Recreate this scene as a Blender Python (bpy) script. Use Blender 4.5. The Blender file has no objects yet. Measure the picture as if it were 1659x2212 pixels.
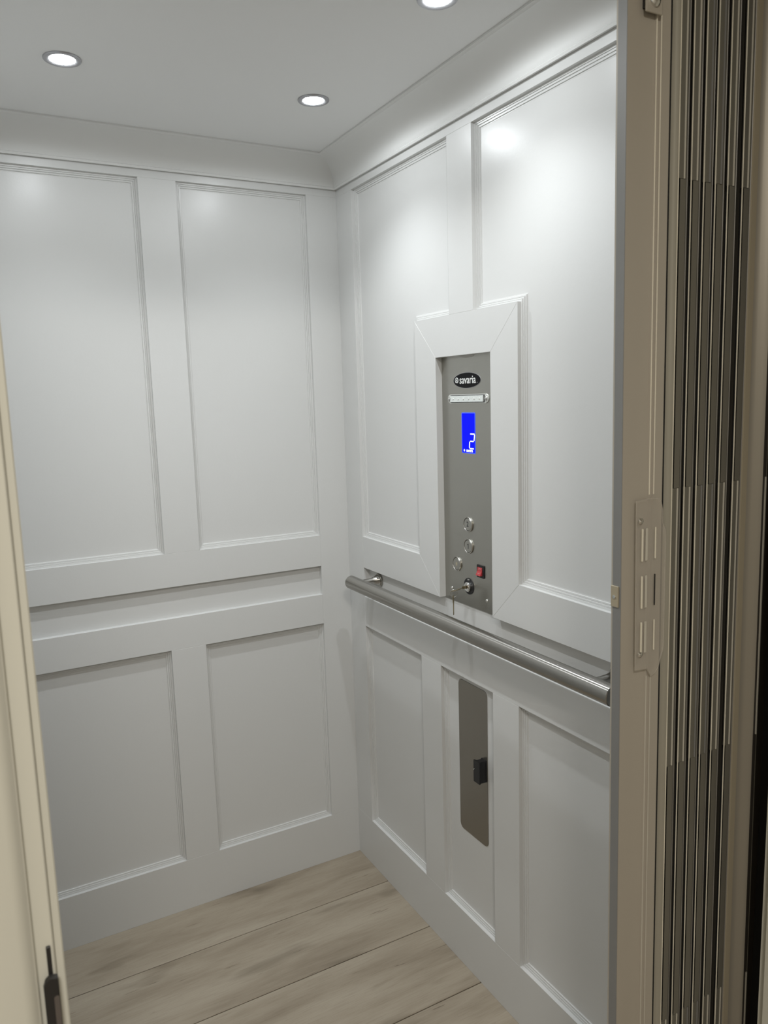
import bpy, bmesh, math, random
from mathutils import Matrix, Vector
random.seed(7)
C = bpy.context.scene.collection
S = bpy.context.scene

# ------------------------------------------------------------------ camera
cam_d = bpy.data.cameras.new('camera'); cam = bpy.data.objects.new('camera', cam_d); C.objects.link(cam)
R = ((0.8756, -0.4821, -0.0297), (0.0964, 0.1143, 0.9888), (0.4733, 0.8686, -0.1465))   # right, up, forward
m = Matrix(((R[0][0], R[1][0], -R[2][0]), (R[0][1], R[1][1], -R[2][1]), (R[0][2], R[1][2], -R[2][2])))
cam.matrix_world = Matrix.Translation((-0.9878, -2.0401, 1.4229)) @ m.to_quaternion().to_matrix().to_4x4()
cam_d.sensor_fit = 'HORIZONTAL'; cam_d.sensor_width = 36.0
cam_d.lens = 1658.77 / 1659 * 36.0
cam_d.clip_start = 0.02
cam_d.dof.use_dof = True; cam_d.dof.focus_distance = 1.9; cam_d.dof.aperture_fstop = 18.0
S.camera = cam

# ------------------------------------------------------------------ light and exposure
S.view_settings.view_transform = 'Standard'; S.view_settings.look = 'None'
S.view_settings.gamma = 1.0; S.view_settings.use_curve_mapping = False
S.view_settings.exposure = 0.66
LAMP_W = 7.1          # each cab downlight
HALL_W = 18.0          # hall ceiling light
world = bpy.data.worlds.new('world'); S.world = world; world.use_nodes = True
world.node_tree.nodes['Background'].inputs[0].default_value = (0.9, 0.85, 0.78, 1)
world.node_tree.nodes['Background'].inputs[1].default_value = 0.05
la = bpy.data.lights.new('hall_light', 'AREA'); la.shape = 'DISK'; la.size = 0.35; la.energy = HALL_W
la.color = (1.0, 0.945, 0.87)
lo = bpy.data.objects.new('hall_light', la); C.objects.link(lo); lo.location = (-1.15, -2.75, 2.36)

# ------------------------------------------------------------------ materials
def mat(name, col, rough=0.5, metal=0.0, spec=0.5, bump=0.0, bscale=200, var=0.0, emit=None, es=1.0, trans=0.0, coat=0.0, stretch=None, ior=1.45):
    M = bpy.data.materials.new(name); M.use_nodes = True; nt = M.node_tree; b = nt.nodes['Principled BSDF']
    b.inputs['Base Color'].default_value = (*col, 1); b.inputs['Roughness'].default_value = rough
    b.inputs['Metallic'].default_value = metal; b.inputs['Specular IOR Level'].default_value = spec
    b.inputs['Transmission Weight'].default_value = trans; b.inputs['Coat Weight'].default_value = coat
    b.inputs['IOR'].default_value = ior
    if emit: b.inputs['Emission Color'].default_value = (*emit, 1); b.inputs['Emission Strength'].default_value = es
    tc = nt.nodes.new('ShaderNodeTexCoord'); mp = nt.nodes.new('ShaderNodeMapping')
    nt.links.new(tc.outputs['Object'], mp.inputs[0])
    if stretch: mp.inputs['Scale'].default_value = stretch
    if bump or var:
        n = nt.nodes.new('ShaderNodeTexNoise'); n.inputs['Scale'].default_value = bscale; n.inputs['Detail'].default_value = 3
        nt.links.new(mp.outputs[0], n.inputs['Vector'])
        if bump:
            bp = nt.nodes.new('ShaderNodeBump'); bp.inputs['Strength'].default_value = bump; bp.inputs['Distance'].default_value = 0.001
            nt.links.new(n.outputs[0], bp.inputs['Height']); nt.links.new(bp.outputs[0], b.inputs['Normal'])
        if var:
            rp = nt.nodes.new('ShaderNodeMapRange'); rp.inputs[3].default_value = rough - var; rp.inputs[4].default_value = rough + var
            nt.links.new(n.outputs[0], rp.inputs[0]); nt.links.new(rp.outputs[0], b.inputs['Roughness'])
    return M

PAINT = mat('white_satin_paint', (0.635, 0.638, 0.627), 0.30, spec=0.45, bump=0.10, bscale=170)
CEIL = mat('ceiling_white', (0.78, 0.785, 0.78), 0.75, spec=0.2)
CROWN = mat('crown_white', (0.72, 0.723, 0.71), 0.55, spec=0.3)
HALL = mat('hall_cream', (0.62, 0.60, 0.54), 0.8, bump=0.1)
CASING = mat('casing_cream', (0.655, 0.645, 0.56), 0.45)
STEEL = mat('brushed_steel', (0.43, 0.425, 0.395), 0.30, metal=1.0, bump=0.15, bscale=60, var=0.05, stretch=(1, 40, 1))
STEELD = mat('brushed_steel_plate', (0.33, 0.31, 0.275), 0.38, metal=1.0, bump=0.1, bscale=60, var=0.05, stretch=(1, 40, 1))
RAIL = mat('satin_steel_rail', (0.38, 0.37, 0.345), 0.15, metal=1.0)
RINGS = mat('button_ring_steel', (0.46, 0.45, 0.42), 0.3, metal=1.0)
CHROME = mat('chrome', (0.72, 0.72, 0.70), 0.12, metal=1.0)
RINGM = mat('satin_nickel', (0.42, 0.42, 0.44), 0.35, metal=0.8)
BRASS = mat('worn_brass', (0.38, 0.33, 0.22), 0.35, metal=1.0)
BLACK = mat('black_plastic', (0.012, 0.012, 0.013), 0.4)
BADGE = mat('badge_black', (0.008, 0.008, 0.009), 0.6, spec=0.15)
BLACKI = mat('black_iron', (0.018, 0.017, 0.016), 0.45)
SHAFT = mat('dark_shaft', (0.01, 0.01, 0.01), 0.9)  # near black for unlit gaps; also lies under the floor joints
WHITEI = mat('white_ink', (0.75, 0.76, 0.75), 0.5)
INK = mat('dark_ink', (0.03, 0.03, 0.03), 0.5)
RED = mat('red_rocker', (0.42, 0.045, 0.05), 0.3)
REDW = mat('rocker_ink', (0.62, 0.28, 0.28), 0.5)
LCD = mat('lcd_blue', (0.005, 0.005, 0.1), 0.3, spec=0.02, emit=(0.002, 0.006, 0.80), es=0.75)
LCDW = mat('lcd_white', (0.5, 0.5, 0.9), 0.3, emit=(0.62, 0.68, 1.0), es=1.0)
LCDE = mat('lcd_edge', (0.05, 0.08, 0.5), 0.3, spec=0.05, emit=(0.05, 0.1, 0.75), es=0.6)
CLEAR = mat('clear_lens', (0.72, 0.76, 0.74), 0.25, spec=0.7, bump=0.6, bscale=600)
FROST = mat('frosted_plastic', (0.55, 0.56, 0.53), 0.25, spec=0.6, coat=0.4)
VINYL = mat('clear_vinyl', (0.60, 0.56, 0.49), 0.12, spec=0.8)
VINYL.node_tree.nodes['Principled BSDF'].inputs['Alpha'].default_value = 0.30
POST = mat('champagne_post', (0.47, 0.435, 0.375), 0.42, spec=0.5, metal=0.25)
POSTS = mat('post_side_lit_grey', (0.26, 0.26, 0.255), 0.42, metal=0.3)  # post metal greyed for the cool light on its side
EDGE = mat('gate_edge_lit', (0.78, 0.74, 0.62), 0.35)  # pale copy of the gate metal, hall light on the folds painted in
LEAF = mat('gate_leaf_shaded', (0.155, 0.148, 0.122), 0.42, metal=0.2)  # darker copy of the gate metal, dark reflections put into the colour
LEAFD = mat('gate_leaf_deep_shade', (0.045, 0.042, 0.034), 0.5, metal=0.3)  # sheets deep in the stack, shade of the folds put into the colour
STRIP = mat('gate_strip_grey', (0.36, 0.345, 0.29), 0.42, metal=0.3)
LEAFE = mat('leaf_edge_grey', (0.24, 0.23, 0.205), 0.4, metal=0.2)
DSEAL = mat('gap_strip_dark', (0.05, 0.044, 0.036), 0.5)
HINGE = mat('gate_hinge', (0.56, 0.54, 0.47), 0.4, metal=0.1)
BRONZE = mat('wall_channel_bronze', (0.42, 0.37, 0.27), 0.45, metal=0.2)
JAMBT = mat('cab_jamb_taupe', (0.44, 0.405, 0.335), 0.38, metal=0.5)
LAMP = mat('lamp_lens', (1, 1, 1), 0.4, emit=(0.95, 0.98, 1.0), es=50)

_n = RAIL.node_tree; _t = _n.nodes.new('ShaderNodeTangent'); _t.direction_type = 'RADIAL'; _t.axis = 'X'
_b = _n.nodes['Principled BSDF']; _b.inputs['Anisotropic'].default_value = 0.9; _b.inputs['Anisotropic Rotation'].default_value = 0.25
_b.inputs['Roughness'].default_value = 0.24; _n.links.new(_t.outputs[0], _b.inputs['Tangent'])

def wood():
    M = bpy.data.materials.new('washed_oak_plank'); M.use_nodes = True; nt = M.node_tree; N = nt.nodes; L = nt.links
    b = N['Principled BSDF']; b.inputs['Roughness'].default_value = 0.45; b.inputs['Specular IOR Level'].default_value = 0.35
    tc = N.new('ShaderNodeTexCoord'); oi = N.new('ShaderNodeObjectInfo')
    off = N.new('ShaderNodeVectorMath'); off.operation = 'SCALE'; off.inputs[0].default_value = (7, 3, 11); L.new(oi.outputs['Random'], off.inputs['Scale'])
    add = N.new('ShaderNodeVectorMath'); L.new(tc.outputs['Object'], add.inputs[0]); L.new(off.outputs[0], add.inputs[1])
    def noise(sc, scale, detail, rough=0.5, dist=0.0):
        mp = N.new('ShaderNodeMapping'); mp.inputs['Scale'].default_value = sc; L.new(add.outputs[0], mp.inputs[0])
        n = N.new('ShaderNodeTexNoise'); n.inputs['Scale'].default_value = scale; n.inputs['Detail'].default_value = detail
        n.inputs['Roughness'].default_value = rough; n.inputs['Distortion'].default_value = dist
        L.new(mp.outputs[0], n.inputs['Vector']); return n
    def ramp(src, pts):
        r = N.new('ShaderNodeValToRGB'); e = r.color_ramp.elements
        while len(e) < len(pts): e.new(0.5)
        for i, (p, c) in enumerate(pts): e[i].position = p; e[i].color = (*c, 1)
        L.new(src, r.inputs[0]); return r
    base = ramp(noise((0.9, 5, 1), 2.6, 4, 0.55, 0.25).outputs[0], [(0.30, (0.27, 0.225, 0.168)), (0.50, (0.355, 0.305, 0.235)), (0.72, (0.41, 0.36, 0.285))])
    grain = ramp(noise((3, 70, 1), 6, 6, 0.65, 0.3).outputs[0], [(0.34, (0.88, 0.87, 0.86)), (0.52, (1, 1, 1)), (0.8, (1.03, 1.03, 1.03))])
    knots = ramp(noise((1.4, 6, 1), 2.2, 3, 0.5, 0.3).outputs[0], [(0.27, (0.60, 0.585, 0.56)), (0.42, (1, 1, 1))])
    crack = ramp(noise((2.5, 40, 1), 3.0, 4, 0.5, 0.4).outputs[0], [(0.26, (0.55, 0.52, 0.50)), (0.31, (1, 1, 1))])
    cur = base
    for g in (grain, knots, crack):
        mx = N.new('ShaderNodeMix'); mx.data_type = 'RGBA'; mx.blend_type = 'MULTIPLY'; mx.inputs[0].default_value = 1.0
        L.new(cur.outputs[0] if cur is base else cur.outputs[2], mx.inputs[6]); L.new(g.outputs[0], mx.inputs[7]); cur = mx
    L.new(cur.outputs[2], b.inputs['Base Color'])
    bp = N.new('ShaderNodeBump'); bp.inputs['Strength'].default_value = 0.15; bp.inputs['Distance'].default_value = 0.001
    L.new(grain.outputs[0], bp.inputs['Height']); L.new(bp.outputs[0], b.inputs['Normal'])
    return M
WOOD = wood()

# ------------------------------------------------------------------ helpers
def link(name, bm, M, parent=None, smooth=False):
    bmesh.ops.recalc_face_normals(bm, faces=bm.faces)
    me = bpy.data.meshes.new(name); bm.to_mesh(me); bm.free(); me.materials.append(M)
    if smooth:
        for p in me.polygons: p.use_smooth = True
        me.set_sharp_from_angle(angle=math.radians(38))
    o = bpy.data.objects.new(name, me); C.objects.link(o)
    if parent: o.parent = parent
    return o

def thing(name, label, cat, mw=None, group=None, mesh=None):
    o = bpy.data.objects.new(name, mesh); C.objects.link(o)
    if mw is not None: o.matrix_world = mw
    o['label'] = label; o['category'] = cat
    if group: o['group'] = group
    return o

def tag(o, label, cat=None, group=None, kind=None):
    if label: o['label'] = label
    if cat: o['category'] = cat
    if group: o['group'] = group
    if kind: o['kind'] = kind
    return o

def box_bm(x0, x1, y0, y1, z0, z1, bev=0.0, seg=1, bm=None):
    n = bmesh.new()
    bmesh.ops.create_cube(n, size=1)
    for v in n.verts:
        v.co = Vector(((x0 + x1) / 2 + v.co.x * abs(x1 - x0), (y0 + y1) / 2 + v.co.y * abs(y1 - y0), (z0 + z1) / 2 + v.co.z * abs(z1 - z0)))
    if bev: bmesh.ops.bevel(n, geom=n.edges[:], offset=bev, segments=seg, affect='EDGES', profile=0.5)
    if bm is None: return n
    me = bpy.data.meshes.new('t'); n.to_mesh(me); n.free(); bm.from_mesh(me); bpy.data.meshes.remove(me); return bm

def box(name, x0, x1, y0, y1, z0, z1, M, parent=None, bev=0.0, seg=1):
    return link(name, box_bm(x0, x1, y0, y1, z0, z1, bev, seg), M, parent)

def prism_bm(poly, z0, z1, bev=0.0, seg=1):
    """extrude a polygon drawn in XY from z0 up to z1; bevel the rim at z1"""
    bm = bmesh.new()
    a = [bm.verts.new((x, y, z0)) for x, y in poly]; b = [bm.verts.new((x, y, z1)) for x, y in poly]
    n = len(poly); bm.faces.new(a[::-1]); top = bm.faces.new(b)
    for i in range(n): bm.faces.new((a[i], a[(i + 1) % n], b[(i + 1) % n], b[i]))
    if bev: bmesh.ops.bevel(bm, geom=list(top.edges), offset=bev, segments=seg, affect='EDGES', profile=0.5)
    return bm

def prism(name, poly, z0, z1, M, parent=None, bev=0.0, seg=1, smooth=False):
    return link(name, prism_bm(poly, z0, z1, bev, seg), M, parent, smooth)

def rrect(x0, x1, y0, y1, r, n=6):
    P = []
    for cx, cy, a in ((x1 - r, y1 - r, 0), (x0 + r, y1 - r, 90), (x0 + r, y0 + r, 180), (x1 - r, y0 + r, 270)):
        for k in range(n + 1):
            t = math.radians(a + 90 * k / n); P.append((cx + r * math.cos(t), cy + r * math.sin(t)))
    return P

def ellipse(cx, cy, rx, ry, n=48):
    return [(cx + rx * math.cos(2 * math.pi * k / n), cy + ry * math.sin(2 * math.pi * k / n)) for k in range(n)]

def lathe_bm(prof, n=40, cx=0, cy=0):
    """profile of (radius, z) turned about the local z axis"""
    bm = bmesh.new(); rings = []
    for r, z in prof:
        if r < 1e-6: rings.append([bm.verts.new((cx, cy, z))])
        else: rings.append([bm.verts.new((cx + r * math.cos(2 * math.pi * k / n), cy + r * math.sin(2 * math.pi * k / n), z)) for k in range(n)])
    for a, b in zip(rings, rings[1:]):
        for k in range(n):
            k2 = (k + 1) % n
            if len(a) == 1 and len(b) == 1: continue
            if len(a) == 1: bm.faces.new((a[0], b[k], b[k2]))
            elif len(b) == 1: bm.faces.new((a[k], a[k2], b[0]))
            else: bm.faces.new((a[k], a[k2], b[k2], b[k]))
    return bm

def lathe(name, prof, M, parent=None, n=40, cx=0, cy=0, smooth=True):
    return link(name, lathe_bm(prof, n, cx, cy), M, parent, smooth)

def tube_bm(pts, r, n=16, rs=None, closed=False):
    pts = [Vector(p) for p in pts]; bm = bmesh.new(); rings = []; N = len(pts)
    prev = None
    for i, p in enumerate(pts):
        if closed: t = (pts[(i + 1) % N] - pts[i - 1]).normalized()
        else: t = (pts[min(i + 1, N - 1)] - pts[max(i - 1, 0)]).normalized()
        if prev is None:
            a = Vector((0, 0, 1)) if abs(t.z) < 0.9 else Vector((1, 0, 0)); u = t.cross(a).normalized()
        else: u = (prev - t * prev.dot(t)).normalized()
        prev = u; w = t.cross(u); rr = rs[i] if rs else r
        rings.append([bm.verts.new(p + rr * (math.cos(2 * math.pi * k / n) * u + math.sin(2 * math.pi * k / n) * w)) for k in range(n)])
    prs = list(zip(rings, rings[1:])) + ([(rings[-1], rings[0])] if closed else [])
    for a, b in prs:
        for k in range(n): bm.faces.new((a[k], a[(k + 1) % n], b[(k + 1) % n], b[k]))
    if not closed: bm.faces.new(rings[0][::-1]); bm.faces.new(rings[-1])
    return bm

def tube(name, pts, r, M, parent=None, n=16, rs=None, closed=False):
    return link(name, tube_bm(pts, r, n, rs, closed), M, parent, True)

def text(name, s, size, M, parent, x, y, z, ex=0.0002, sx=1.0, shear=0.0, bold=0.0, align='CENTER'):
    cu = bpy.data.curves.new(name, 'FONT'); cu.body = s; cu.size = size; cu.extrude = ex; cu.align_x = align; cu.align_y = 'CENTER'
    cu.shear = shear; cu.offset = bold; cu.resolution_u = 4
    t = bpy.data.objects.new(name + '_t', cu); C.objects.link(t)
    dg = bpy.context.evaluated_depsgraph_get(); dg.update()
    me = bpy.data.meshes.new_from_object(t.evaluated_get(dg)); bpy.data.objects.remove(t); bpy.data.curves.remove(cu)
    me.name = name; me.materials.clear(); me.materials.append(M)
    for v in me.vertices: v.co = Vector((v.co.x * sx + x, v.co.y + y, v.co.z + z))
    o = bpy.data.objects.new(name, me); C.objects.link(o); o.parent = parent; return o

def frame(X, Y, Z, loc):
    return Matrix(((X[0], Y[0], Z[0], loc[0]), (X[1], Y[1], Z[1], loc[1]), (X[2], Y[2], Z[2], loc[2]), (0, 0, 0, 1)))
def right_wall_frame(x, y, z): return frame((0, -1, 0), (0, 0, 1), (-1, 0, 0), (x, y, z))   # local x along the wall to the door, y up, z into the cab

# ------------------------------------------------------------------ measured layout (metres)
CW, CD, ZC = 0.993, 1.2135, 2.0725      # cab width, depth, ceiling height
ZTOP, ZT, ZB, S1, S2, P1, P2 = 2.004, 1.983, 1.03, 0.9385, 0.8526, 0.7636, 0.1477
D = 0.015                                # depth of the recessed panels
MP = [(0, 0), (0.0002, -0.0085), (0.0042, -0.0090), (0.0046, -0.0108), (0.0052, -0.0102), (0.0082, -0.0106), (0.0088, -0.0126), (0.0094, -0.0120),
      (0.0126, -0.0124), (0.0134, -0.0146), (0.0150, -0.0148), (0.0154, -0.0152), (0, -0.0152)]

def moldings(parent, poly):
    """stepped panel moulding just inside a counter-clockwise opening: one mitred length per side"""
    n = len(poly); V = [Vector((x, y)) for x, y in poly]; ins = []
    for i in range(n):
        e1 = (V[i] - V[i - 1]).normalized(); e2 = (V[(i + 1) % n] - V[i]).normalized()
        n1 = Vector((-e1.y, e1.x)); n2 = Vector((-e2.y, e2.x)); ins.append((n1 + n2) / (1 + n1.dot(n2)))
    for i in range(n):
        j = (i + 1) % n; bm = bmesh.new()
        a = [bm.verts.new((*(V[i] + ins[i] * w), d)) for w, d in MP]; b = [bm.verts.new((*(V[j] + ins[j] * w), d)) for w, d in MP]
        k = len(MP)
        for q in range(k): bm.faces.new((a[q], a[(q + 1) % k], b[(q + 1) % k], b[q]))
        bm.faces.new(a); bm.faces.new(b[::-1])
        link('molding', bm, PAINT, parent)

def R4(a, b, c, d): return [(a, c), (b, c), (b, d), (a, d)]

def build_wall(name, mw, s0, s1, boards, openings, label, extra=(0.05, 0.05)):
    w = box(name, s0 - extra[0], s1 + extra[1], 0, ZC + 0.03, -0.045, -0.020, PAINT)
    w.matrix_world = mw; tag(w, label, kind='structure')
    for nm, poly in boards: prism(nm, poly, -0.0200, 0.0, PAINT, w, bev=0.0003 if nm == 'frame_board' else 0.0005)
    for poly, mold in openings:
        prism('panel', poly, -0.0208, -D if mold < 2 else -0.0192, PAINT, w)
        if mold == 1: moldings(w, poly)
    return w

# back wall (left in the photograph): local x = world x
xa, xb, xc, xd = -0.0921, -0.4488, -0.5439, -0.9009
bw_boards = [('rail', R4(-CW, 0.018, 0, P2)), ('rail', R4(-CW, 0.018, ZT, ZTOP)),
             ('stile', R4(xa, 0.018, P2, ZT)), ('stile', R4(-CW, xd, P2, ZT)),
             ('rail', R4(xd, xa, S1, ZB)), ('rail', R4(xd, xa, P1, S2)),
             ('stile', R4(xc, xb, ZB, ZT)), ('stile', R4(xc, xb, P2, P1))]
bw_open = [(R4(xb, xa, ZB, ZT), 1), (R4(xd, xc, ZB, ZT), 1), (R4(xd, xa, S2, S1), 0), (R4(xb, xa, P2, P1), 1), (R4(xd, xc, P2, P1), 1)]
wall_back = build_wall('wall_back', frame((1, 0, 0), (0, 0, 1), (0, -1, 0), (0, 0, 0)), -CW, 0, bw_boards, bw_open,
                       'white panelled cab wall facing the doorway, four recessed panels and a long slot')

# right wall with the control opening: local x = -world y
yk, ym, o1, o2, KT = 0.4093, 0.8035, 0.5000, 0.7120, 1.6040
KI = KT - 0.0915
ya, yb, yc, yd, y1, y2, y3, y4 = 0.0936, 0.5600, 0.6529, 1.1199, 0.4060, 0.4975, 0.7105, 0.8023
rw_boards = [('rail', R4(0, CD, 0, P2)), ('rail', R4(0, CD, ZT, ZTOP)),
             ('stile', R4(0, ya, P2, ZT)), ('stile', R4(yd, CD, P2, ZT)),
             ('rail', [(ya, S1), (o1, S1), (yk, ZB), (ya, ZB)]), ('rail', [(o2, S1), (yd, S1), (yd, ZB), (ym, ZB)]),
             ('frame_board', [(o1, S1), (o1, KI), (yk, KT), (yk, ZB)]), ('frame_board', [(o2, S1), (ym, ZB), (ym, KT), (o2, KI)]),
             ('frame_board', [(o1, KI), (o2, KI), (ym, KT), (yk, KT)]),
             ('stile', R4(yb, yc, KT, ZT)), ('rail', R4(ya, yd, P1, S2)),
             ('stile', R4(y1, y2, P2, P1)), ('stile', R4(y3, y4, P2, P1))]
rw_open = [([(ya, ZB), (yk, ZB), (yk, KT), (yb, KT), (yb, ZT), (ya, ZT)], 1),
           ([(ym, ZB), (yd, ZB), (yd, ZT), (yc, ZT), (yc, KT), (ym, KT)], 1),
           ([(ya, S2), (yd, S2), (yd, S1), (o2, S1), (o2, KI), (o1, KI), (o1, S1), (ya, S1)], 2),
           (R4(ya, y1, P2, P1), 1), (R4(y2, y3, P2, P1), 1), (R4(y4, yd, P2, P1), 1)]
wall_right = build_wall('wall_right', right_wall_frame(0, 0, 0), 0, CD, rw_boards, rw_open,
                        'white panelled cab wall carrying the control panel and handrail', (0.02, 0.0))

# left wall (behind the doorway's near jamb, lights the cab by its bounce)
lw_boards = [('rail', R4(-CD, 0, 0, P2)), ('rail', R4(-CD, 0, ZT, ZTOP)), ('stile', R4(-ya, 0, P2, ZT)), ('stile', R4(-CD, -yd, P2, ZT)),
             ('rail', R4(-yd, -ya, S1, ZB)), ('rail', R4(-yd, -ya, P1, S2)), ('stile', R4(-yc, -yb, ZB, ZT)), ('stile', R4(-yc, -yb, P2, P1))]
lw_open = [(R4(-yb, -ya, ZB, ZT), 1), (R4(-yd, -yc, ZB, ZT), 1), (R4(-yd, -ya, S2, S1), 0), (R4(-yb, -ya, P2, P1), 1), (R4(-yd, -yc, P2, P1), 1)]
wall_left = build_wall('wall_left', frame((0, 1, 0), (0, 0, 1), (1, 0, 0), (-CW, 0, 0)), -CD, 0, lw_boards, lw_open,
                       'white panelled cab wall hidden behind the near door jamb', (0.0, 0.02))

# ceiling, crown
ceil = box('ceiling', -CW - 0.06, 0.06, -1.36, 0.06, ZC, ZC + 0.03, CEIL); tag(ceil, 'plain white cab ceiling with small round downlights', kind='structure')
def crown_profile():
    P = [(0, 2.0035), (0.006, 2.0015), (0.0085, 2.0015), (0.0105, 2.006), (0.0085, 2.0085)]
    for k in range(0, 13):
        t = math.radians(90 * k / 12)
        P.append((0.0095 + 0.068 * (1 - math.cos(t)), 2.010 + 0.0565 * math.sin(t)))
    P += [(0.0785, 2.0674), (0.0840, 2.0688), (0.0840, ZC - 0.0001), (0, ZC - 0.0001)]
    return P
CP = crown_profile()
corners = [(0, 0), (0, -CD), (-CW, -CD), (-CW, 0)]          # right side, front side, left side, back side
inward = [(-1, -1), (-1, 1), (1, 1), (1, -1)]
for i, lab in enumerate(('white crown moulding above the control panel wall', 'white crown moulding over the doorway',
                         'white crown moulding on the hidden left wall', 'white crown moulding above the back wall')):
    j = (i + 1) % 4; bm = bmesh.new()
    a = [bm.verts.new((corners[i][0] + inward[i][0] * o, corners[i][1] + inward[i][1] * o, z)) for o, z in CP]
    b = [bm.verts.new((corners[j][0] + inward[j][0] * o, corners[j][1] + inward[j][1] * o, z)) for o, z in CP]
    k = len(CP)
    for q in range(k): bm.faces.new((a[q], a[(q + 1) % k], b[(q + 1) % k], b[q]))
    bm.faces.new(a); bm.faces.new(b[::-1])
    tag(link('trim_%d' % (i + 1), bm, CROWN, None, True), lab, kind='structure')

# floor with its planks
fl = box('floor', -CW - 0.05, 0.05, -1.335, 0.05, -0.06, -0.008, SHAFT); tag(fl, 'pale washed-oak plank floor of the cab', kind='structure')
ys = [0.004, -0.1819, -0.4139, -0.6503, -0.884, -1.118, -1.25]
for a, b in zip(ys, ys[1:]):
    p = box('plank', -CW / 2 - 0.004, CW / 2 + 0.004, -abs(a - b) / 2 + 0.0013, abs(a - b) / 2 - 0.0013, -0.008, 0.0, WOOD, fl, bev=0.0014)
    p.location = (-CW / 2, (a + b) / 2, 0)
box('sill', -CW, 0.06, -1.335, -1.2508, -0.008, 0.001, POSTS, fl)

# ------------------------------------------------------------------ downlights
def downlight(x, y, label, tilt=0.0):
    t = thing('recessed_downlight', label, 'downlight', Matrix.Translation((x, y, ZC)), 'downlights in the cab ceiling')
    lathe('trim_ring', [(0.0345, 0.0), (0.0345, -0.0012), (0.0335, -0.0026), (0.030, -0.0034), (0.0255, -0.0030), (0.0235, -0.0016), (0.0225, -0.0006)], RINGM, t, 48)
    l = lathe('lens', [(0.0232, -0.0012), (0.0215, -0.0022), (0.012, -0.0032), (0, -0.0036)], LAMP, t, 40)
    l.rotation_euler = (tilt, 0, 0)
    d = bpy.data.lights.new('downlight_beam', 'SPOT'); d.energy = LAMP_W; d.spot_size = math.radians(122); d.spot_blend = 1.0
    d.shadow_soft_size = 0.013; d.color = (0.93, 0.972, 1.0)
    o = bpy.data.objects.new('downlight_beam', d); C.objects.link(o); o.parent = t; o.location = (0, 0, -0.022)
    d = bpy.data.lights.new('downlight_spill', 'SPOT'); d.energy = LAMP_W * 0.115; d.spot_size = math.radians(178); d.spot_blend = 0.15
    d.shadow_soft_size = 0.013; d.color = (0.93, 0.972, 1.0)
    o = bpy.data.objects.new('downlight_spill', d); C.objects.link(o); o.parent = t; o.location = (0, 0, -0.022)
downlight(-0.752, -0.395, 'round downlight at the upper left, first above the back wall')
downlight(-0.241, -0.4035, 'round downlight near the crown corner above the control panel')
downlight(-0.229, -0.885, 'round downlight cut by the top edge of the photo')
downlight(-0.752, -0.885, 'round downlight out of view, nearest the left jamb')

# ------------------------------------------------------------------ handrail
hr = thing('handrail', 'brushed steel tube handrail on two brackets below the control panel', 'handrail', right_wall_frame(-0.06, 0, 0.911))
ra, rb_, rr = 0.129, 1.133, 0.0188
bm = tube_bm([(ra, 0, 0), (ra + 0.0012, 0, 0), (ra + 0.01, 0, 0), (0.3, 0, 0), (0.6, 0, 0), (0.9, 0, 0), (rb_ - 0.01, 0, 0), (rb_ - 0.0012, 0, 0), (rb_, 0, 0)], rr, 48,
             [rr - 0.0012, rr, rr, rr, rr, rr, rr, rr, rr - 0.0012])
link('tube', bm, RAIL, hr, True)
for s in (0.155, 1.068):
    b = tube('bracket', [(s, 0, -0.010), (s, 0, -0.030), (s, 0, -0.052), (s, 0, -0.061), (s, 0, -0.069), (s, 0, -0.0722)], 0.008, RAIL, hr, 28,
             [0.0085, 0.0085, 0.0092, 0.0115, 0.0155, 0.0165])
    lathe('flange', [(0, -0.0791), (0.0195, -0.0791), (0.0198, -0.0740), (0.0185, -0.0722), (0.012, -0.0715)], RAIL, b, 40, cx=s)

# ------------------------------------------------------------------ control panel
PX, PY, PZ = 0.013, -0.6060, 0.9360
cp = thing('control_panel', 'tall stainless control panel sunk in a white mitred frame', 'control panel', right_wall_frame(PX + 0.0042, PY + 0.0061, PZ - 0.0012))
def L(y, z): return (-(y - PY), z - PZ)
pl = prism('faceplate', rrect(-0.1065, 0.1085, 0.001, 0.583, 0.006), -0.002, 0.0, STEEL, cp, bev=0.0004)
prism('caulk_smear', ellipse(0.004, 0.5765, 0.027, 0.0045, 24), 0.0, 0.0006, mat('caulk', (0.50, 0.49, 0.46), 0.6), pl)
# badge
cx, cy = L(-0.6082, 1.4583)
bd = prism('badge', ellipse(cx, cy, 0.0518, 0.0168), 0, 0.0012, BADGE, cp, bev=0.0003)
bd['label'] = 'black oval badge reading savaria'
prism('badge_rim', ellipse(cx, cy, 0.0530, 0.0178), 0, 0.0005, RINGM, bd)
text('lettering', 'savaria', 0.0250, WHITEI, bd, cx + 0.0040, cy + 0.0006, 0.0014, sx=0.93, bold=0.0002)
def swirl(cx, cy, r, z, M, parent):
    bm = bmesh.new(); pts = []
    n = 40
    for k in range(n + 1):
        t = math.radians(-60 + 400 * k / n); q = r * (1 - 0.42 * max(0, (k / n - 0.55) / 0.45)); pts.append((cx + q * math.cos(t), cy + q * math.sin(t), z))
    rs = [r * 0.16] * (n + 1)
    b = tube_bm(pts, 0.001, 6, rs); o = link('swirl_mark', b, M, parent, True); o.scale = (1, 1, 0.4); o.location.z = z * 0.6
    return o
swirl(cx - 0.0385, cy + 0.0002, 0.0060, 0.0015, WHITEI, bd)
prism('swirl_dot', ellipse(cx - 0.0380, cy + 0.0008, 0.0022, 0.0026, 16), 0.0012, 0.0016, WHITEI, bd)
prism('trademark_dot', ellipse(cx + 0.0405, cy - 0.0058, 0.0007, 0.0007, 10), 0.0012, 0.0015, WHITEI, bd)
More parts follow.
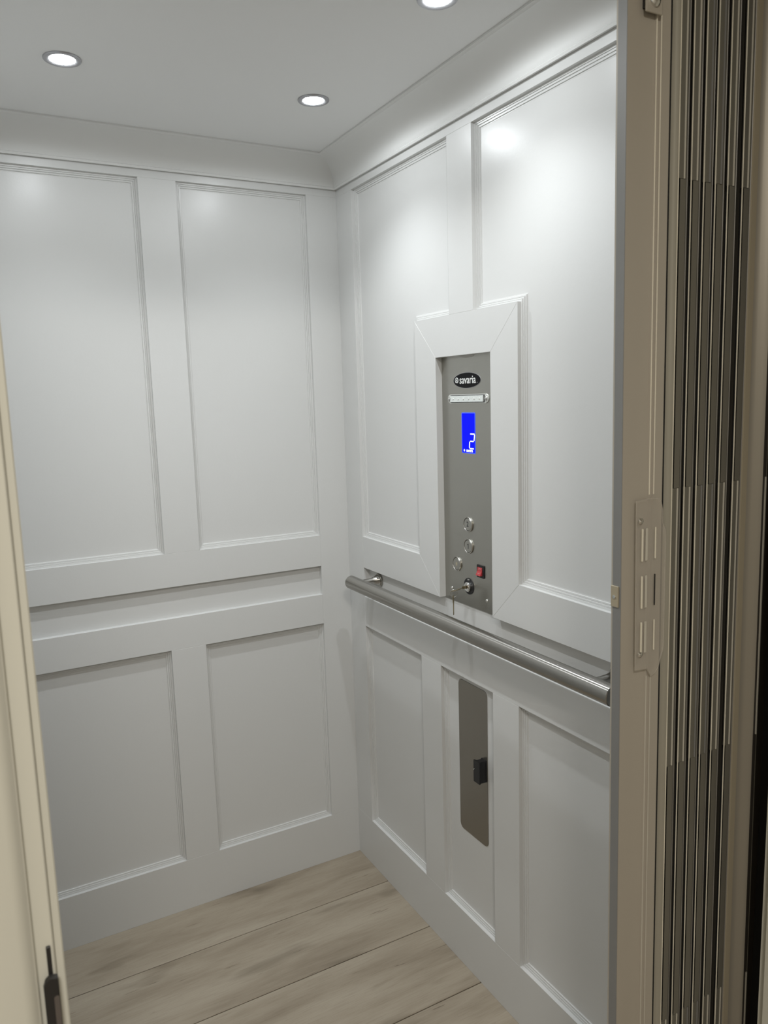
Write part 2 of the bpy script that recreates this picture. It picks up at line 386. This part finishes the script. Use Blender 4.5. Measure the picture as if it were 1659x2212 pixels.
# emergency light strip
cx, cy = L(-0.6115, 1.4174)
ls = prism('light_strip', rrect(cx - 0.0790, cx + 0.0790, cy - 0.0102, cy + 0.0102, 0.010), 0, 0.0022, FROST, cp, bev=0.0008, smooth=True)
ls['label'] = 'clear emergency light strip held by two screws'
prism('strip_bezel', rrect(cx - 0.0655, cx + 0.0655, cy - 0.0084, cy + 0.0084, 0.0006), 0.0022, 0.0030, INK, ls)
prism('strip_lens', rrect(cx - 0.0640, cx + 0.0625, cy - 0.0070, cy + 0.0070, 0.0006), 0.0030, 0.0052, CLEAR, ls, bev=0.0006)
for sx in (-0.0715, 0.0715): lathe('screw', [(0.0048, 0.0022), (0.0046, 0.0040), (0.0030, 0.0056), (0, 0.0062)], CHROME, ls, 20, cx=cx + sx, cy=cy)
for k in range(6):
    lathe('diode', [(0.0022, 0.0052), (0.0020, 0.0060), (0, 0.0064)], WHITEI, ls, 10, cx=cx - 0.052 + k * 0.0205, cy=cy)
# display
x0, yT = L(-0.5855, 1.3868); x1, yB = L(-0.6385, 1.2945)
dp = prism('display', rrect(x0, x1, yB, yT, 0.003), 0, 0.0006, LCDE, cp)
dp['label'] = 'lit blue display showing a white 2'
prism('screen', rrect(x0 + 0.0022, x1 - 0.0020, yB + 0.0018, yT - 0.0022, 0.0015), 0.0006, 0.0010, LCD, dp)
def seg(p, q, w, parent):
    p = Vector(p); q = Vector(q); d = (q - p).normalized(); n = Vector((-d.y, d.x)) * w / 2
    P = [p - d * w * .35, p + n, q + n, q + d * w * .35, q - n, p - n]
    return [(v.x, v.y) for v in P]
dx0, dx1 = x0 + 0.0315, x0 + 0.0475; dyT, dyM, dyB = yT - 0.0480, yT - 0.0645, yT - 0.0810; sh = 0.0035
bm = bmesh.new()
for p, q in (((dx0 + sh, dyT), (dx1 + sh * .7, dyT)), ((dx1 + sh, dyT - .002), (dx1 + sh * .4, dyM + .002)), ((dx1 - .001, dyM), (dx0 + sh * .5 + .001, dyM)),
             ((dx0, dyM - .002), (dx0 - sh * .3, dyB + .002)), ((dx0 + .001, dyB), (dx1 - .001, dyB))):
    t = prism_bm(seg(p, q, 0.0030, dp), 0.0010, 0.0013); me = bpy.data.meshes.new('t'); t.to_mesh(me); t.free(); bm.from_mesh(me); bpy.data.meshes.remove(me)
link('digit', bm, LCDW, dp)
text('lettering', 'savaria', 0.0108, LCDW, dp, (x0 + x1) / 2 + 0.0045, yB + 0.0068, 0.0012, sx=0.86, bold=0.0001)
prism('swirl_mark', ellipse(x0 + 0.0105, yB + 0.0066, 0.0024, 0.0028, 16), 0.0010, 0.0013, LCDW, dp)
# push buttons
def button(y, z, s, lab):
    cx, cy = L(y, z)
    b = lathe('button', [(0.0178, 0), (0.0178, 0.0022), (0.0168, 0.0034), (0.0156, 0.0032), (0.0150, 0.0020), (0.0150, 0.0)], RINGS, cp, 48, cx, cy)
    b['label'] = lab
    lathe('cap', [(0.0147, 0.0004), (0.0146, 0.0020), (0.0138, 0.0027), (0, 0.0029)], STEEL, b, 40, cx, cy)
    if s == '1': prism('numeral', [(cx + a, cy + c) for a, c in ((0.0, -0.0060), (0.0016, -0.0060), (0.0016, 0.0060), (0.0004, 0.0060), (-0.0030, 0.0034), (-0.0026, 0.0022), (0.0, 0.0040))], 0.0028, 0.0032, INK, b)
    elif s: text('numeral', s, 0.0170, INK, b, cx - 0.0004, cy, 0.0030, sx=0.80, bold=0.0003)
    else: prism('bell_mark', ellipse(cx, cy, 0.0035, 0.0045, 20), 0.0028, 0.00295, BRONZE, b)
button(-0.6072, 1.1310, '2', 'round steel push button marked 2')
button(-0.6074, 1.0800, '1', 'round steel push button marked 1')
button(-0.5590, 1.0300, None, 'round steel push button with a worn mark')
# rocker switch
x0, zt = L(-0.6400, 1.0425); x1, zb = L(-0.6672, 1.0135)
sw = prism('rocker_switch', rrect(x0, x1, zb + 0.0005, zt + 0.0005, 0.0012), 0, 0.0022, BLACK, cp, bev=0.0005)
sw['label'] = 'red rocker switch in a black bezel'
bm = bmesh.new()
ax, bx = x0 + 0.0040, x1 - 0.0062; yy = [zb + 0.0062, zb + 0.0155, zt - 0.0045]; hh = [0.0085, 0.0040, 0.0030]
va = [bm.verts.new((ax, y, h)) for y, h in zip(yy, hh)]; vb = [bm.verts.new((bx, y, h)) for y, h in zip(yy, hh)]
va0 = [bm.verts.new((ax, y, 0.001)) for y in yy]; vb0 = [bm.verts.new((bx, y, 0.001)) for y in yy]
for i in range(2):
    bm.faces.new((va[i], vb[i], vb[i + 1], va[i + 1])); bm.faces.new((va0[i], va[i], va[i + 1], va0[i + 1])); bm.faces.new((vb0[i], vb0[i + 1], vb[i + 1], vb[i]))
    bm.faces.new((va0[i], va0[i + 1], vb0[i + 1], vb0[i]))
bm.faces.new((va0[0], vb0[0], vb[0], va[0])); bm.faces.new((va0[2], va[2], vb[2], vb0[2]))
link('rocker', bm, RED, sw)
text('rocker_lettering', 'ON', 0.0052, REDW, sw, (ax + bx) / 2, zt - 0.0082, 0.0036)
o = text('rocker_lettering', 'OFF', 0.0050, REDW, sw, 0, 0, 0)
o.location = ((ax + bx) / 2, zb + 0.0107, 0.0066); o.rotation_euler = (math.radians(-26), 0, 0)
# key switch
cx, cy = L(-0.6058, 0.9846)
ks = prism('key_switch', ellipse(cx, cy, 0.0196, 0.0196), 0, 0.0010, BLACK, cp, bev=0.0003)
ks['label'] = 'chrome key lock on a round black plate'
lathe('lock_collar', [(0.0115, 0.0010), (0.0115, 0.0058), (0.0108, 0.0066), (0.0098, 0.0066), (0.0096, 0.0080), (0.0088, 0.0088), (0.0050, 0.0088), (0, 0.0080)], CHROME, ks, 6 * 6, cx, cy - 0.001)
prism('keyhole', rrect(cx - 0.0012, cx + 0.0012, cy - 0.0055, cy + 0.0035, 0.0008), 0.0084, 0.0090, BLACK, ks)
text('plate_lettering', 'OFF', 0.0048, FROST, ks, cx - 0.0010, cy + 0.0152, 0.0011)
for y, z in ((-0.5351, 0.9666), (-0.6756, 0.9655)):
    a, b = L(y, z); lathe('screw', [(0.0038, 0), (0.0036, 0.0016), (0.0022, 0.0030), (0, 0.0034)], CHROME, cp, 20, cx=a, cy=b)

# key in the lock, ring and spare key hanging from it
kf = right_wall_frame(PX - 0.0046, -0.5997, 0.9824)
key = thing('key', 'thin brass-coloured key sitting in the control panel lock', 'key', kf)
prism('blade', rrect(-0.0007, 0.0007, -0.0035, 0.0035, 0.0004), -0.004, 0.011, BRASS, key)
bm = bmesh.new()
P = [(0.0, 0.010, 0.0036), (-0.0003, 0.015, 0.0050), (-0.0016, 0.020, 0.0085), (-0.0032, 0.027, 0.0098), (-0.0038, 0.035, 0.0088), (-0.0039, 0.041, 0.0050)]
def kv(h, y, z, dy): return bm.verts.new((h, y + h * 0.31 + dy, z))
L1 = [kv(h, y, z, -0.0007) for y, z, h in P]; L2 = [kv(-h, y, z, -0.0007) for y, z, h in P]
U1 = [kv(h, y, z, 0.0007) for y, z, h in P]; U2 = [kv(-h, y, z, 0.0007) for y, z, h in P]
for i in range(5):
    bm.faces.new((L1[i], L1[i + 1], L2[i + 1], L2[i])); bm.faces.new((U1[i], U2[i], U2[i + 1], U1[i + 1]))
    bm.faces.new((L1[i], U1[i], U1[i + 1], L1[i + 1])); bm.faces.new((L2[i], L2[i + 1], U2[i + 1], U2[i]))
bm.faces.new((L1[0], L2[0], U2[0], U1[0])); bm.faces.new((L1[5], U1[5], U2[5], L2[5]))
bw_ = link('bow', bm, BRASS, key); 
RX, RZ = 0.0385, -0.0085
ring = thing('key_ring', 'thin wire ring looped through the key in the lock', 'key ring', kf)
tube('wire', [(0.0040 + 0.0085 * math.cos(t) * 0.57, RZ + 0.0085 * math.sin(t), RX - 0.0015 - 0.0085 * 0.82 * math.cos(t)) for t in [2 * math.pi * k / 36 for k in range(36)]], 0.0005, RINGS, ring, 8, closed=True)
k2 = thing('key', 'spare key hanging from the ring below the lock', 'key', kf)
zt_ = RZ - 0.0075
for o in (prism('bow', rrect(-0.0009, 0.0009, zt_ - 0.015, zt_ + 0.002, 0.0007), -0.0060, 0.0060, BRASS, k2, bev=0.0003),
          prism('blade', rrect(-0.0008, 0.0008, zt_ - 0.044, zt_ - 0.0148, 0.0006), -0.0035, 0.0030, BRASS, k2, bev=0.0003)):
    o.rotation_euler = (0, math.radians(47), 0); o.location = (0.0020, 0, RX - 0.0015)

# ------------------------------------------------------------------ lower access plate with its latch
ap = thing('access_plate', 'tall round-cornered steel plate with black pull in the lower middle panel', 'access plate', right_wall_frame(D - 0.0002, -0.6118, 0.5520))
prism('plate', rrect(-0.0573, 0.0573, -0.1915, 0.1950, 0.0125, 8), -0.001, 0.0016, STEELD, ap, bev=0.0004)
pu = prism('pull', [(-0.0100, 0), (0.0105, 0), (0.0090, 0.006), (0.0080, 0.0165), (0.0115, 0.0195), (0.0115, 0.0222), (-0.0120, 0.0222), (-0.0120, 0.0195), (-0.0060, 0.0165), (-0.0060, 0.006)], -0.0265, 0.0265, BLACK, ap)
pu.rotation_euler = (math.radians(90), 0, 0); pu.location = (0.0450, 0.001, 0.0016)
pu['label'] = 'black plastic pull'
prism('pull_base', rrect(0.0330, 0.0568, -0.024, 0.024, 0.002), 0.0016, 0.0040, BLACKI, ap)
bm = tube_bm([(0.0332, 0.003, 0.0239), (0.0348, 0.0050, 0.0241), (0.0362, 0.0070, 0.0239)], 0.0006, 8); link('scratch_mark', bm, WHITEI, ap, True)

# ------------------------------------------------------------------ folding gate stacked at the right of the doorway
LEAN = -0.0062
def lean_frame(x, y): return Matrix.Translation((x, y, 1.27)) @ Matrix.Rotation(LEAN, 4, 'Y') @ Matrix.Translation((-x, -y, -1.27))
GY = -1.31; GZ0, GZ1 = 0.012, 2.035
gt = thing('folding_gate', 'folding metal cab gate stacked against the right door jamb', 'gate', Matrix.Translation((-0.12, -1.27, 0)))
gshift = Matrix.Translation((0.12, 1.27, 0))
def gl(o):
    """geometry written in world coordinates, leaned a little, under the gate"""
    o.data.transform(gshift @ lean_frame(0, 0)); return o
def vprism(name, poly, z0, z1, M, parent, bev=0.0, smooth=False):
    o = prism(name, poly, z0, z1, M, parent, bev, smooth=smooth); return gl(o)
lead = vprism('lead_post', [(-0.2315, GY), (-0.2100, GY + 0.0002), (-0.2092, GY + 0.0012), (-0.1845, GY + 0.0012), (-0.1838, GY - 0.0008), (-0.1822, GY - 0.0008), (-0.1815, GY + 0.0010),
                            (-0.1765, GY + 0.0010), (-0.1758, GY - 0.0010), (-0.1740, GY - 0.0010), (-0.1732, GY), (-0.1575, GY), (-0.1575, GY + 0.050), (-0.1850, GY + 0.050), (-0.2200, GY + 0.0184), (-0.2315, GY + 0.0182)], GZ0, GZ1, POST, gt)
vprism('side_tint', [(-0.2321, GY + 0.0006), (-0.2321, GY + 0.0150), (-0.2314, GY + 0.0150), (-0.2314, GY + 0.0006)], GZ0, GZ1, POSTS, lead)  # thin sheet carrying the cool-lit tone of the post's side face
for x, w in ((-0.1830, 0.0006), (-0.1749, 0.0007)):
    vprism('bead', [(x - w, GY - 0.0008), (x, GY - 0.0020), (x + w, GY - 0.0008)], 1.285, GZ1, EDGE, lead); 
    vprism('bead', [(x - w, GY - 0.0008), (x, GY - 0.0016), (x + w, GY - 0.0008)], GZ0, 1.03, HINGE, lead)
# catch plate on the inner side
cpn = box('catch_plate', -0.2342, -0.2320, -1.3063, -1.2935, 1.1350, 1.1640, BRONZE, lead, bev=0.0003); gl(cpn)
o = lathe('screw', [(0.0028, 0), (0.0026, 0.0010), (0, 0.0014)], CHROME, lead, 16); o.data.transform(Matrix.Translation((-0.2342, -1.300, 1.1490)) @ Matrix.Rotation(math.radians(-90), 4, 'Y')); gl(o)
# roller bracket high on the post
br = box('roller_bracket', -0.2085, -0.1800, GY - 0.0075, GY - 0.0045, 1.8780, 1.96, POST, lead, bev=0.0015, seg=2); gl(br)
o = box('bracket_spacer', -0.2060, -0.1825, GY - 0.0045, GY + 0.001, 1.884, 1.955, BLACKI, lead); gl(o)
o = lathe('bolt', [(0.0085, 0), (0.0080, 0.0025), (0.0055, 0.0045), (0, 0.0052)], CHROME, lead, 24); o.data.transform(Matrix.Translation((-0.1943, GY - 0.0075, 1.8930)) @ Matrix.Rotation(math.radians(90), 4, 'X')); gl(o)

# clear pull cover on the lead post
def add_prism(bm, poly, y0, y1):
    """polygon in xz, thickness along y"""
    a = [bm.verts.new((x, y0, z)) for x, z in poly]; b = [bm.verts.new((x, y1, z)) for x, z in poly]; n = len(poly)
    bm.faces.new(a); bm.faces.new(b[::-1])
    for i in range(n): bm.faces.new((a[i], b[i], b[(i + 1) % n], a[(i + 1) % n]))
bm = bmesh.new()
out = [(-0.2105, 1.2790), (-0.1870, 1.2800), (-0.1690, 1.2790), (-0.1640, 1.2740), (-0.1610, 1.2620), (-0.1605, 1.2450), (-0.1548, 1.2330), (-0.1540, 1.2200), (-0.1545, 1.0780), (-0.1550, 1.0650), (-0.1610, 1.0500), (-0.1640, 1.0400), (-0.1700, 1.0330), (-0.1780, 1.0300), (-0.1860, 1.0420), (-0.2085, 1.0440)]
add_prism(bm, [(x, z) for x, z in out][::-1], GY - 0.0052, GY - 0.0034)
pc = link('pull_cover', bm, VINYL, gt); gl(pc); pc['label'] = 'clear plastic pull cover with slots'
# rolled rim of the cover
gl(tube('cover_rim', [(x, GY - 0.0045, z) for x, z in out], 0.0010, VINYL, pc, 8, closed=True))
for z0, z1 in ((1.196, 1.2405), (1.1305, 1.1755), (1.0665, 1.1110)):  # bars standing for reflections off the slot walls; one is a dark slit
    gl(box('painted_slot_streak', -0.2012, -0.1988, GY - 0.0072, GY - 0.0052, z0, z1, EDGE, pc, bev=0.0004))
    gl(box('painted_slot_streak', -0.1935, -0.1895, GY - 0.0064, GY - 0.0052, z0, z1, HINGE, pc, bev=0.0004))
    gl(box('painted_slot_streak', -0.1760, -0.1740, GY - 0.0066, GY - 0.0052, z0 + 0.001, z1, EDGE if z1 != 1.1755 else BLACKI, pc, bev=0.0004))
for x, z in ((-0.2033, 1.2513), (-0.2010, 1.0656)):
    o = lathe('screw', [(0.0042, 0), (0.0040, 0.0016), (0.0025, 0.0030), (0, 0.0034)], CHROME, pc, 20); o.data.transform(Matrix.Translation((x, GY - 0.0052, z)) @ Matrix.Rotation(math.radians(90), 4, 'X')); gl(o)

vprism('gap_shade', [(-0.1573, GY + 0.0006), (-0.1534, GY + 0.0010), (-0.1534, GY + 0.004), (-0.1573, GY + 0.004)], GZ0, GZ1, SHAFT, gt)  # black strip added so the gap beside the post looks shaded
# leaves
N = [-0.1383, -0.1139, -0.0895, -0.0668, -0.0418, -0.0116]
ends = [-0.1139, -0.0895, -0.0668, -0.0418, -0.0116, 0.0090]
lev = [GZ0, 0.4625, 0.8808, 1.2890, 1.6950, GZ1]
# first flat strip beside the lead post
first = vprism('leaf', [(-0.1533, GY + 0.0030), (-0.1510, GY + 0.0048), (-0.1475, GY + 0.0042), (-0.1440, GY + 0.0024), (-0.1410, GY + 0.0006), (-0.1390, GY + 0.0002), (-0.1390, GY + 0.006), (-0.148, GY + 0.009), (-0.1541, GY + 0.012)], GZ0, GZ1, STRIP, gt, smooth=True)
for i, (a, b) in enumerate(zip(N, ends)):
    p = b - a
    last = i == 5
    # the leaf itself, a folded sheet running back into the stack
    fx = b - 0.005 if not last else b - 0.001
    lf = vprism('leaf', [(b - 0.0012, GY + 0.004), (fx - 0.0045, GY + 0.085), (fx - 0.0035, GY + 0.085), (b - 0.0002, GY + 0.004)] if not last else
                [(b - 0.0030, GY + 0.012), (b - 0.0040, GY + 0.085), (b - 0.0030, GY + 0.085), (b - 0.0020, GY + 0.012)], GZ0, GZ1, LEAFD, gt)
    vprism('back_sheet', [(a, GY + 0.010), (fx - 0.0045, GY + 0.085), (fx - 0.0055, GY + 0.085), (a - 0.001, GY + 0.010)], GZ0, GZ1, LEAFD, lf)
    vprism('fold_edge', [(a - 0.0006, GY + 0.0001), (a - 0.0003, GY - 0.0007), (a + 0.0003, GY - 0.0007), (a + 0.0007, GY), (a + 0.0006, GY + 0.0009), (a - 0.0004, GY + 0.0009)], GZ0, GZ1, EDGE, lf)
    w = 0.0152
    for k in range(5):
        z0, z1 = lev[k], lev[k + 1] - 0.0004
        if k % 2 == 0:
            vprism('hinge_plate', [(a + 0.0008, GY + 0.0004), (a + 0.0088, GY + 0.0002), (a + w, GY + 0.0012), (a + w, GY + 0.003), (a + 0.0008, GY + 0.003)], z0, z1, LEAF, lf)
            vprism('hinge_knuckle', [(a + 0.0104, GY + 0.0012), (a + 0.0108, GY - 0.0006), (a + 0.0122, GY - 0.0006), (a + 0.0130, GY + 0.0015)], z0, z1 , HINGE if i in (0, 1, 4, 5) else POSTS, lf)
        else:
            vprism('hinge_plate', [(a + 0.0046, GY + 0.0006), (a + 0.0095, GY + 0.0003), (a + 0.0100, GY + 0.0009), (a + w, GY + 0.0006), (a + w, GY + 0.0012), (a + 0.0046, GY + 0.0011)], z0, z1, LEAF, lf)
    xe = a + (0.0178 if not last else 0.0182)
    vprism('leaf_edge', [(xe - 0.0005, GY + 0.0010), (xe, GY + 0.0004), (xe + 0.0005, GY + 0.0010), (xe + 0.0005, GY + 0.002), (xe - 0.0005, GY + 0.002)], GZ0, GZ1, LEAFE, lf)
    vprism('leaf_groove', [(a + w + 0.0002, GY + 0.0022), (xe - 0.0006, GY + 0.0022), (xe - 0.0006, GY + 0.0035), (a + w + 0.0002, GY + 0.0035)], GZ0, GZ1, LEAF, lf)
    vprism('slot_shade', [(a + 0.001, GY + 0.010), (b - 0.001, GY + 0.010), (b - 0.001, GY + 0.0112), (a + 0.001, GY + 0.0112)], GZ0, GZ1, SHAFT, lf)  # near-black sheet, the shade inside the slots put into its colour
vprism('wall_channel', [(0.0090, GY + 0.002), (0.0095, GY + 0.0005), (0.0208, GY + 0.0005), (0.0208, GY + 0.05), (0.0090, GY + 0.05)], GZ0, GZ1, BRONZE, gt)
gl(box('top_track', -0.96, 0.02, -1.30, -1.235, GZ1 + 0.001, GZ1 + 0.025, POSTS, gt))

# ------------------------------------------------------------------ cab front jambs, header, shaft
def jamb(name, poly, z0, z1, M, lab, lean=True):
    o = prism(name, poly, z0, z1, M, None, 0.0)
    if lean: o.data.transform(lean_frame(0, 0))
    for p in o.data.polygons: p.use_smooth = True
    o.data.set_sharp_from_angle(angle=math.radians(30))
    return tag(o, lab, kind='structure')
jamb('trim_5', [(0.0212, GY + 0.004), (0.0235, GY + 0.0110), (0.0290, GY + 0.0150), (0.0370, GY + 0.0130), (0.0440, GY + 0.0085), (0.0500, GY + 0.0030), (0.0550, GY - 0.0010), (0.0562, GY - 0.0005), (0.0562, GY + 0.06), (0.0212, GY + 0.06)],
     0.0, 2.07, JAMBT, 'taupe metal cab jamb to the right of the folded gate')
seal = jamb('trim_6', [(0.0575, GY + 0.001), (0.0850, GY + 0.001), (0.0850, GY + 0.05), (0.0575, GY + 0.05)], 0.0, 2.07, DSEAL, 'dark metal strip in the gap beside the cab jamb')
sl = prism('seal_edge', [(0.0655, GY + 0.001), (0.0658, GY + 0.0002), (0.0666, GY + 0.0002), (0.0669, GY + 0.001)], 0.02, 2.05, LEAF, seal); sl.data.transform(lean_frame(0, 0))
for k in (0, 2, 4):
    o = prism('seal_ridge', [(0.0628, GY + 0.001), (0.0634, GY - 0.0008), (0.0650, GY - 0.0008), (0.0656, GY + 0.001)], lev[k], lev[k + 1], HINGE, seal); o.data.transform(lean_frame(0, 0))
o = box('wall_front', 0.02, 0.0540, GY + 0.062, -CD, 0, 2.07, CASING); tag(o, 'cab front return closing the gate pocket', kind='structure')
o = box('wall_front', -CW - 0.045, -0.962, -1.325, -CD, 0, 2.07, JAMBT); tag(o, 'cab front return behind the near left jamb', kind='structure')
o = box('ceiling', -CW, 0.085, -1.37, -1.325, 2.0445, 2.4, SHAFT); tag(o, 'dark header above the cab doorway', kind='structure')
o = box('wall_shaft', 0.085, 0.12, -1.37, -1.20, -0.05, 2.4, SHAFT); tag(o, 'shaft wall coloured black as the unlit gap beside the cab', kind='structure')  # darkness of the unlit shaft put into the wall colour

# ------------------------------------------------------------------ landing doorway and hall
RJ = 0.0125; LJ = -0.9594; LY0, LY1 = -1.3705, -1.500
def wbox(name, x0, x1, y0, y1, z0, z1, M, lab): return tag(box(name, x0, x1, y0, y1, z0, z1, M), lab, kind='structure')
wbox('wall_landing', RJ + 0.02, 1.2, LY1, LY0, 0, 2.42, HALL, 'cream landing wall to the right of the doorway')
wbox('wall_landing', -2.2, LJ - 0.022, LY1, LY0, 0, 2.42, HALL, 'cream landing wall to the left of the doorway')
wbox('wall_landing', LJ - 0.022, RJ + 0.02, LY1, LY0, 2.07, 2.42, HALL, 'cream landing wall above the doorway')
# right jamb, stop and casing
dr = box('door_1', RJ, RJ + 0.02, LY1, LY0, 0, 2.06, CASING, None, bev=0.0008); tag(dr, 'right landing jamb, pale strip at the right photo edge', kind='structure')
o = box('door_stop', RJ - 0.0095, RJ + 0.001, -1.455, -1.384, 0, 2.05, CASING, dr, bev=0.001)
o = box('casing', RJ + 0.006, RJ + 0.075, LY1 - 0.018, LY1, 0, 2.13, CASING, dr, bev=0.003, seg=2)
# left jamb: casing board, groove, jamb edge and thin stop
dl = box('door_2', LJ - 0.022, LJ - 0.0060, LY1 - 0.006, LY0, 0, 2.06, CASING, None, bev=0.001); tag(dl, 'blurred cream landing jamb at the left photo edge', kind='structure')
box('door_stop', LJ - 0.0062, LJ, LY1 + 0.0, -1.41, 0, 2.05, CASING, dl, bev=0.001)
bm = prism_bm([(LJ - 0.085, LY1), (LJ - 0.085, LY1 - 0.020), (LJ - 0.028, LY1 - 0.020), (LJ - 0.0215, LY1 - 0.0165), (LJ - 0.0200, LY1 - 0.0135), (LJ - 0.0185, LY1 - 0.0125), (LJ - 0.0185, LY1)], 0, 2.13)
link('casing', bm, CASING, dl, True)
box('door_head', LJ - 0.022, RJ + 0.02, LY1, LY0, 2.05, 2.07, CASING, dl)
# black strike on the left jamb
st = thing('strike_plate', 'black strike plate on the blurred left jamb', 'strike plate', Matrix.Translation((-0.9690, LY1 - 0.006, 1.009)))
box('plate', -0.0016, 0.0012, -0.0022, 0.0, -0.052, 0.0500, BLACKI, st, bev=0.0004)
pol = [(-0.0055, -0.028), (0.0040, -0.028), (0.0040, 0.0285), (-0.0010, 0.0300), (-0.0040, 0.0275), (-0.0055, 0.0230)]
b2 = prism('lip', pol, 0.0022, 0.0070, BLACKI, st, bev=0.0006); b2.rotation_euler = (math.radians(90), 0, 0)
o = prism('latch_hole', rrect(0.0002, 0.0036, -0.020, 0.016, 0.0016), 0.0070, 0.0073, mat('bronze_recess', (0.10, 0.085, 0.075), 0.5), st); o.rotation_euler = (math.radians(90), 0, 0)
# hall shell behind the camera
wbox('floor', -2.2, 1.2, -4.0, -1.3705, -0.06, 0.0, mat('hall_oak', (0.42, 0.36, 0.29), 0.5), 'wood floor of the landing behind the viewer')
wbox('ceiling', -2.2, 1.2, -4.0, LY1, 2.42, 2.46, HALL, 'cream landing ceiling behind the viewer')
wbox('wall_hall_back', -2.2, 1.2, -4.05, -4.0, 0, 2.46, HALL, 'cream hall wall behind the viewer')
wbox('wall_hall_left', -2.25, -2.2, -4.0, LY1, 0, 2.46, HALL, 'cream hall wall far to the left')
wbox('wall_hall_right', 1.2, 1.25, -4.0, LY1, 0, 2.46, HALL, 'cream hall wall far to the right')
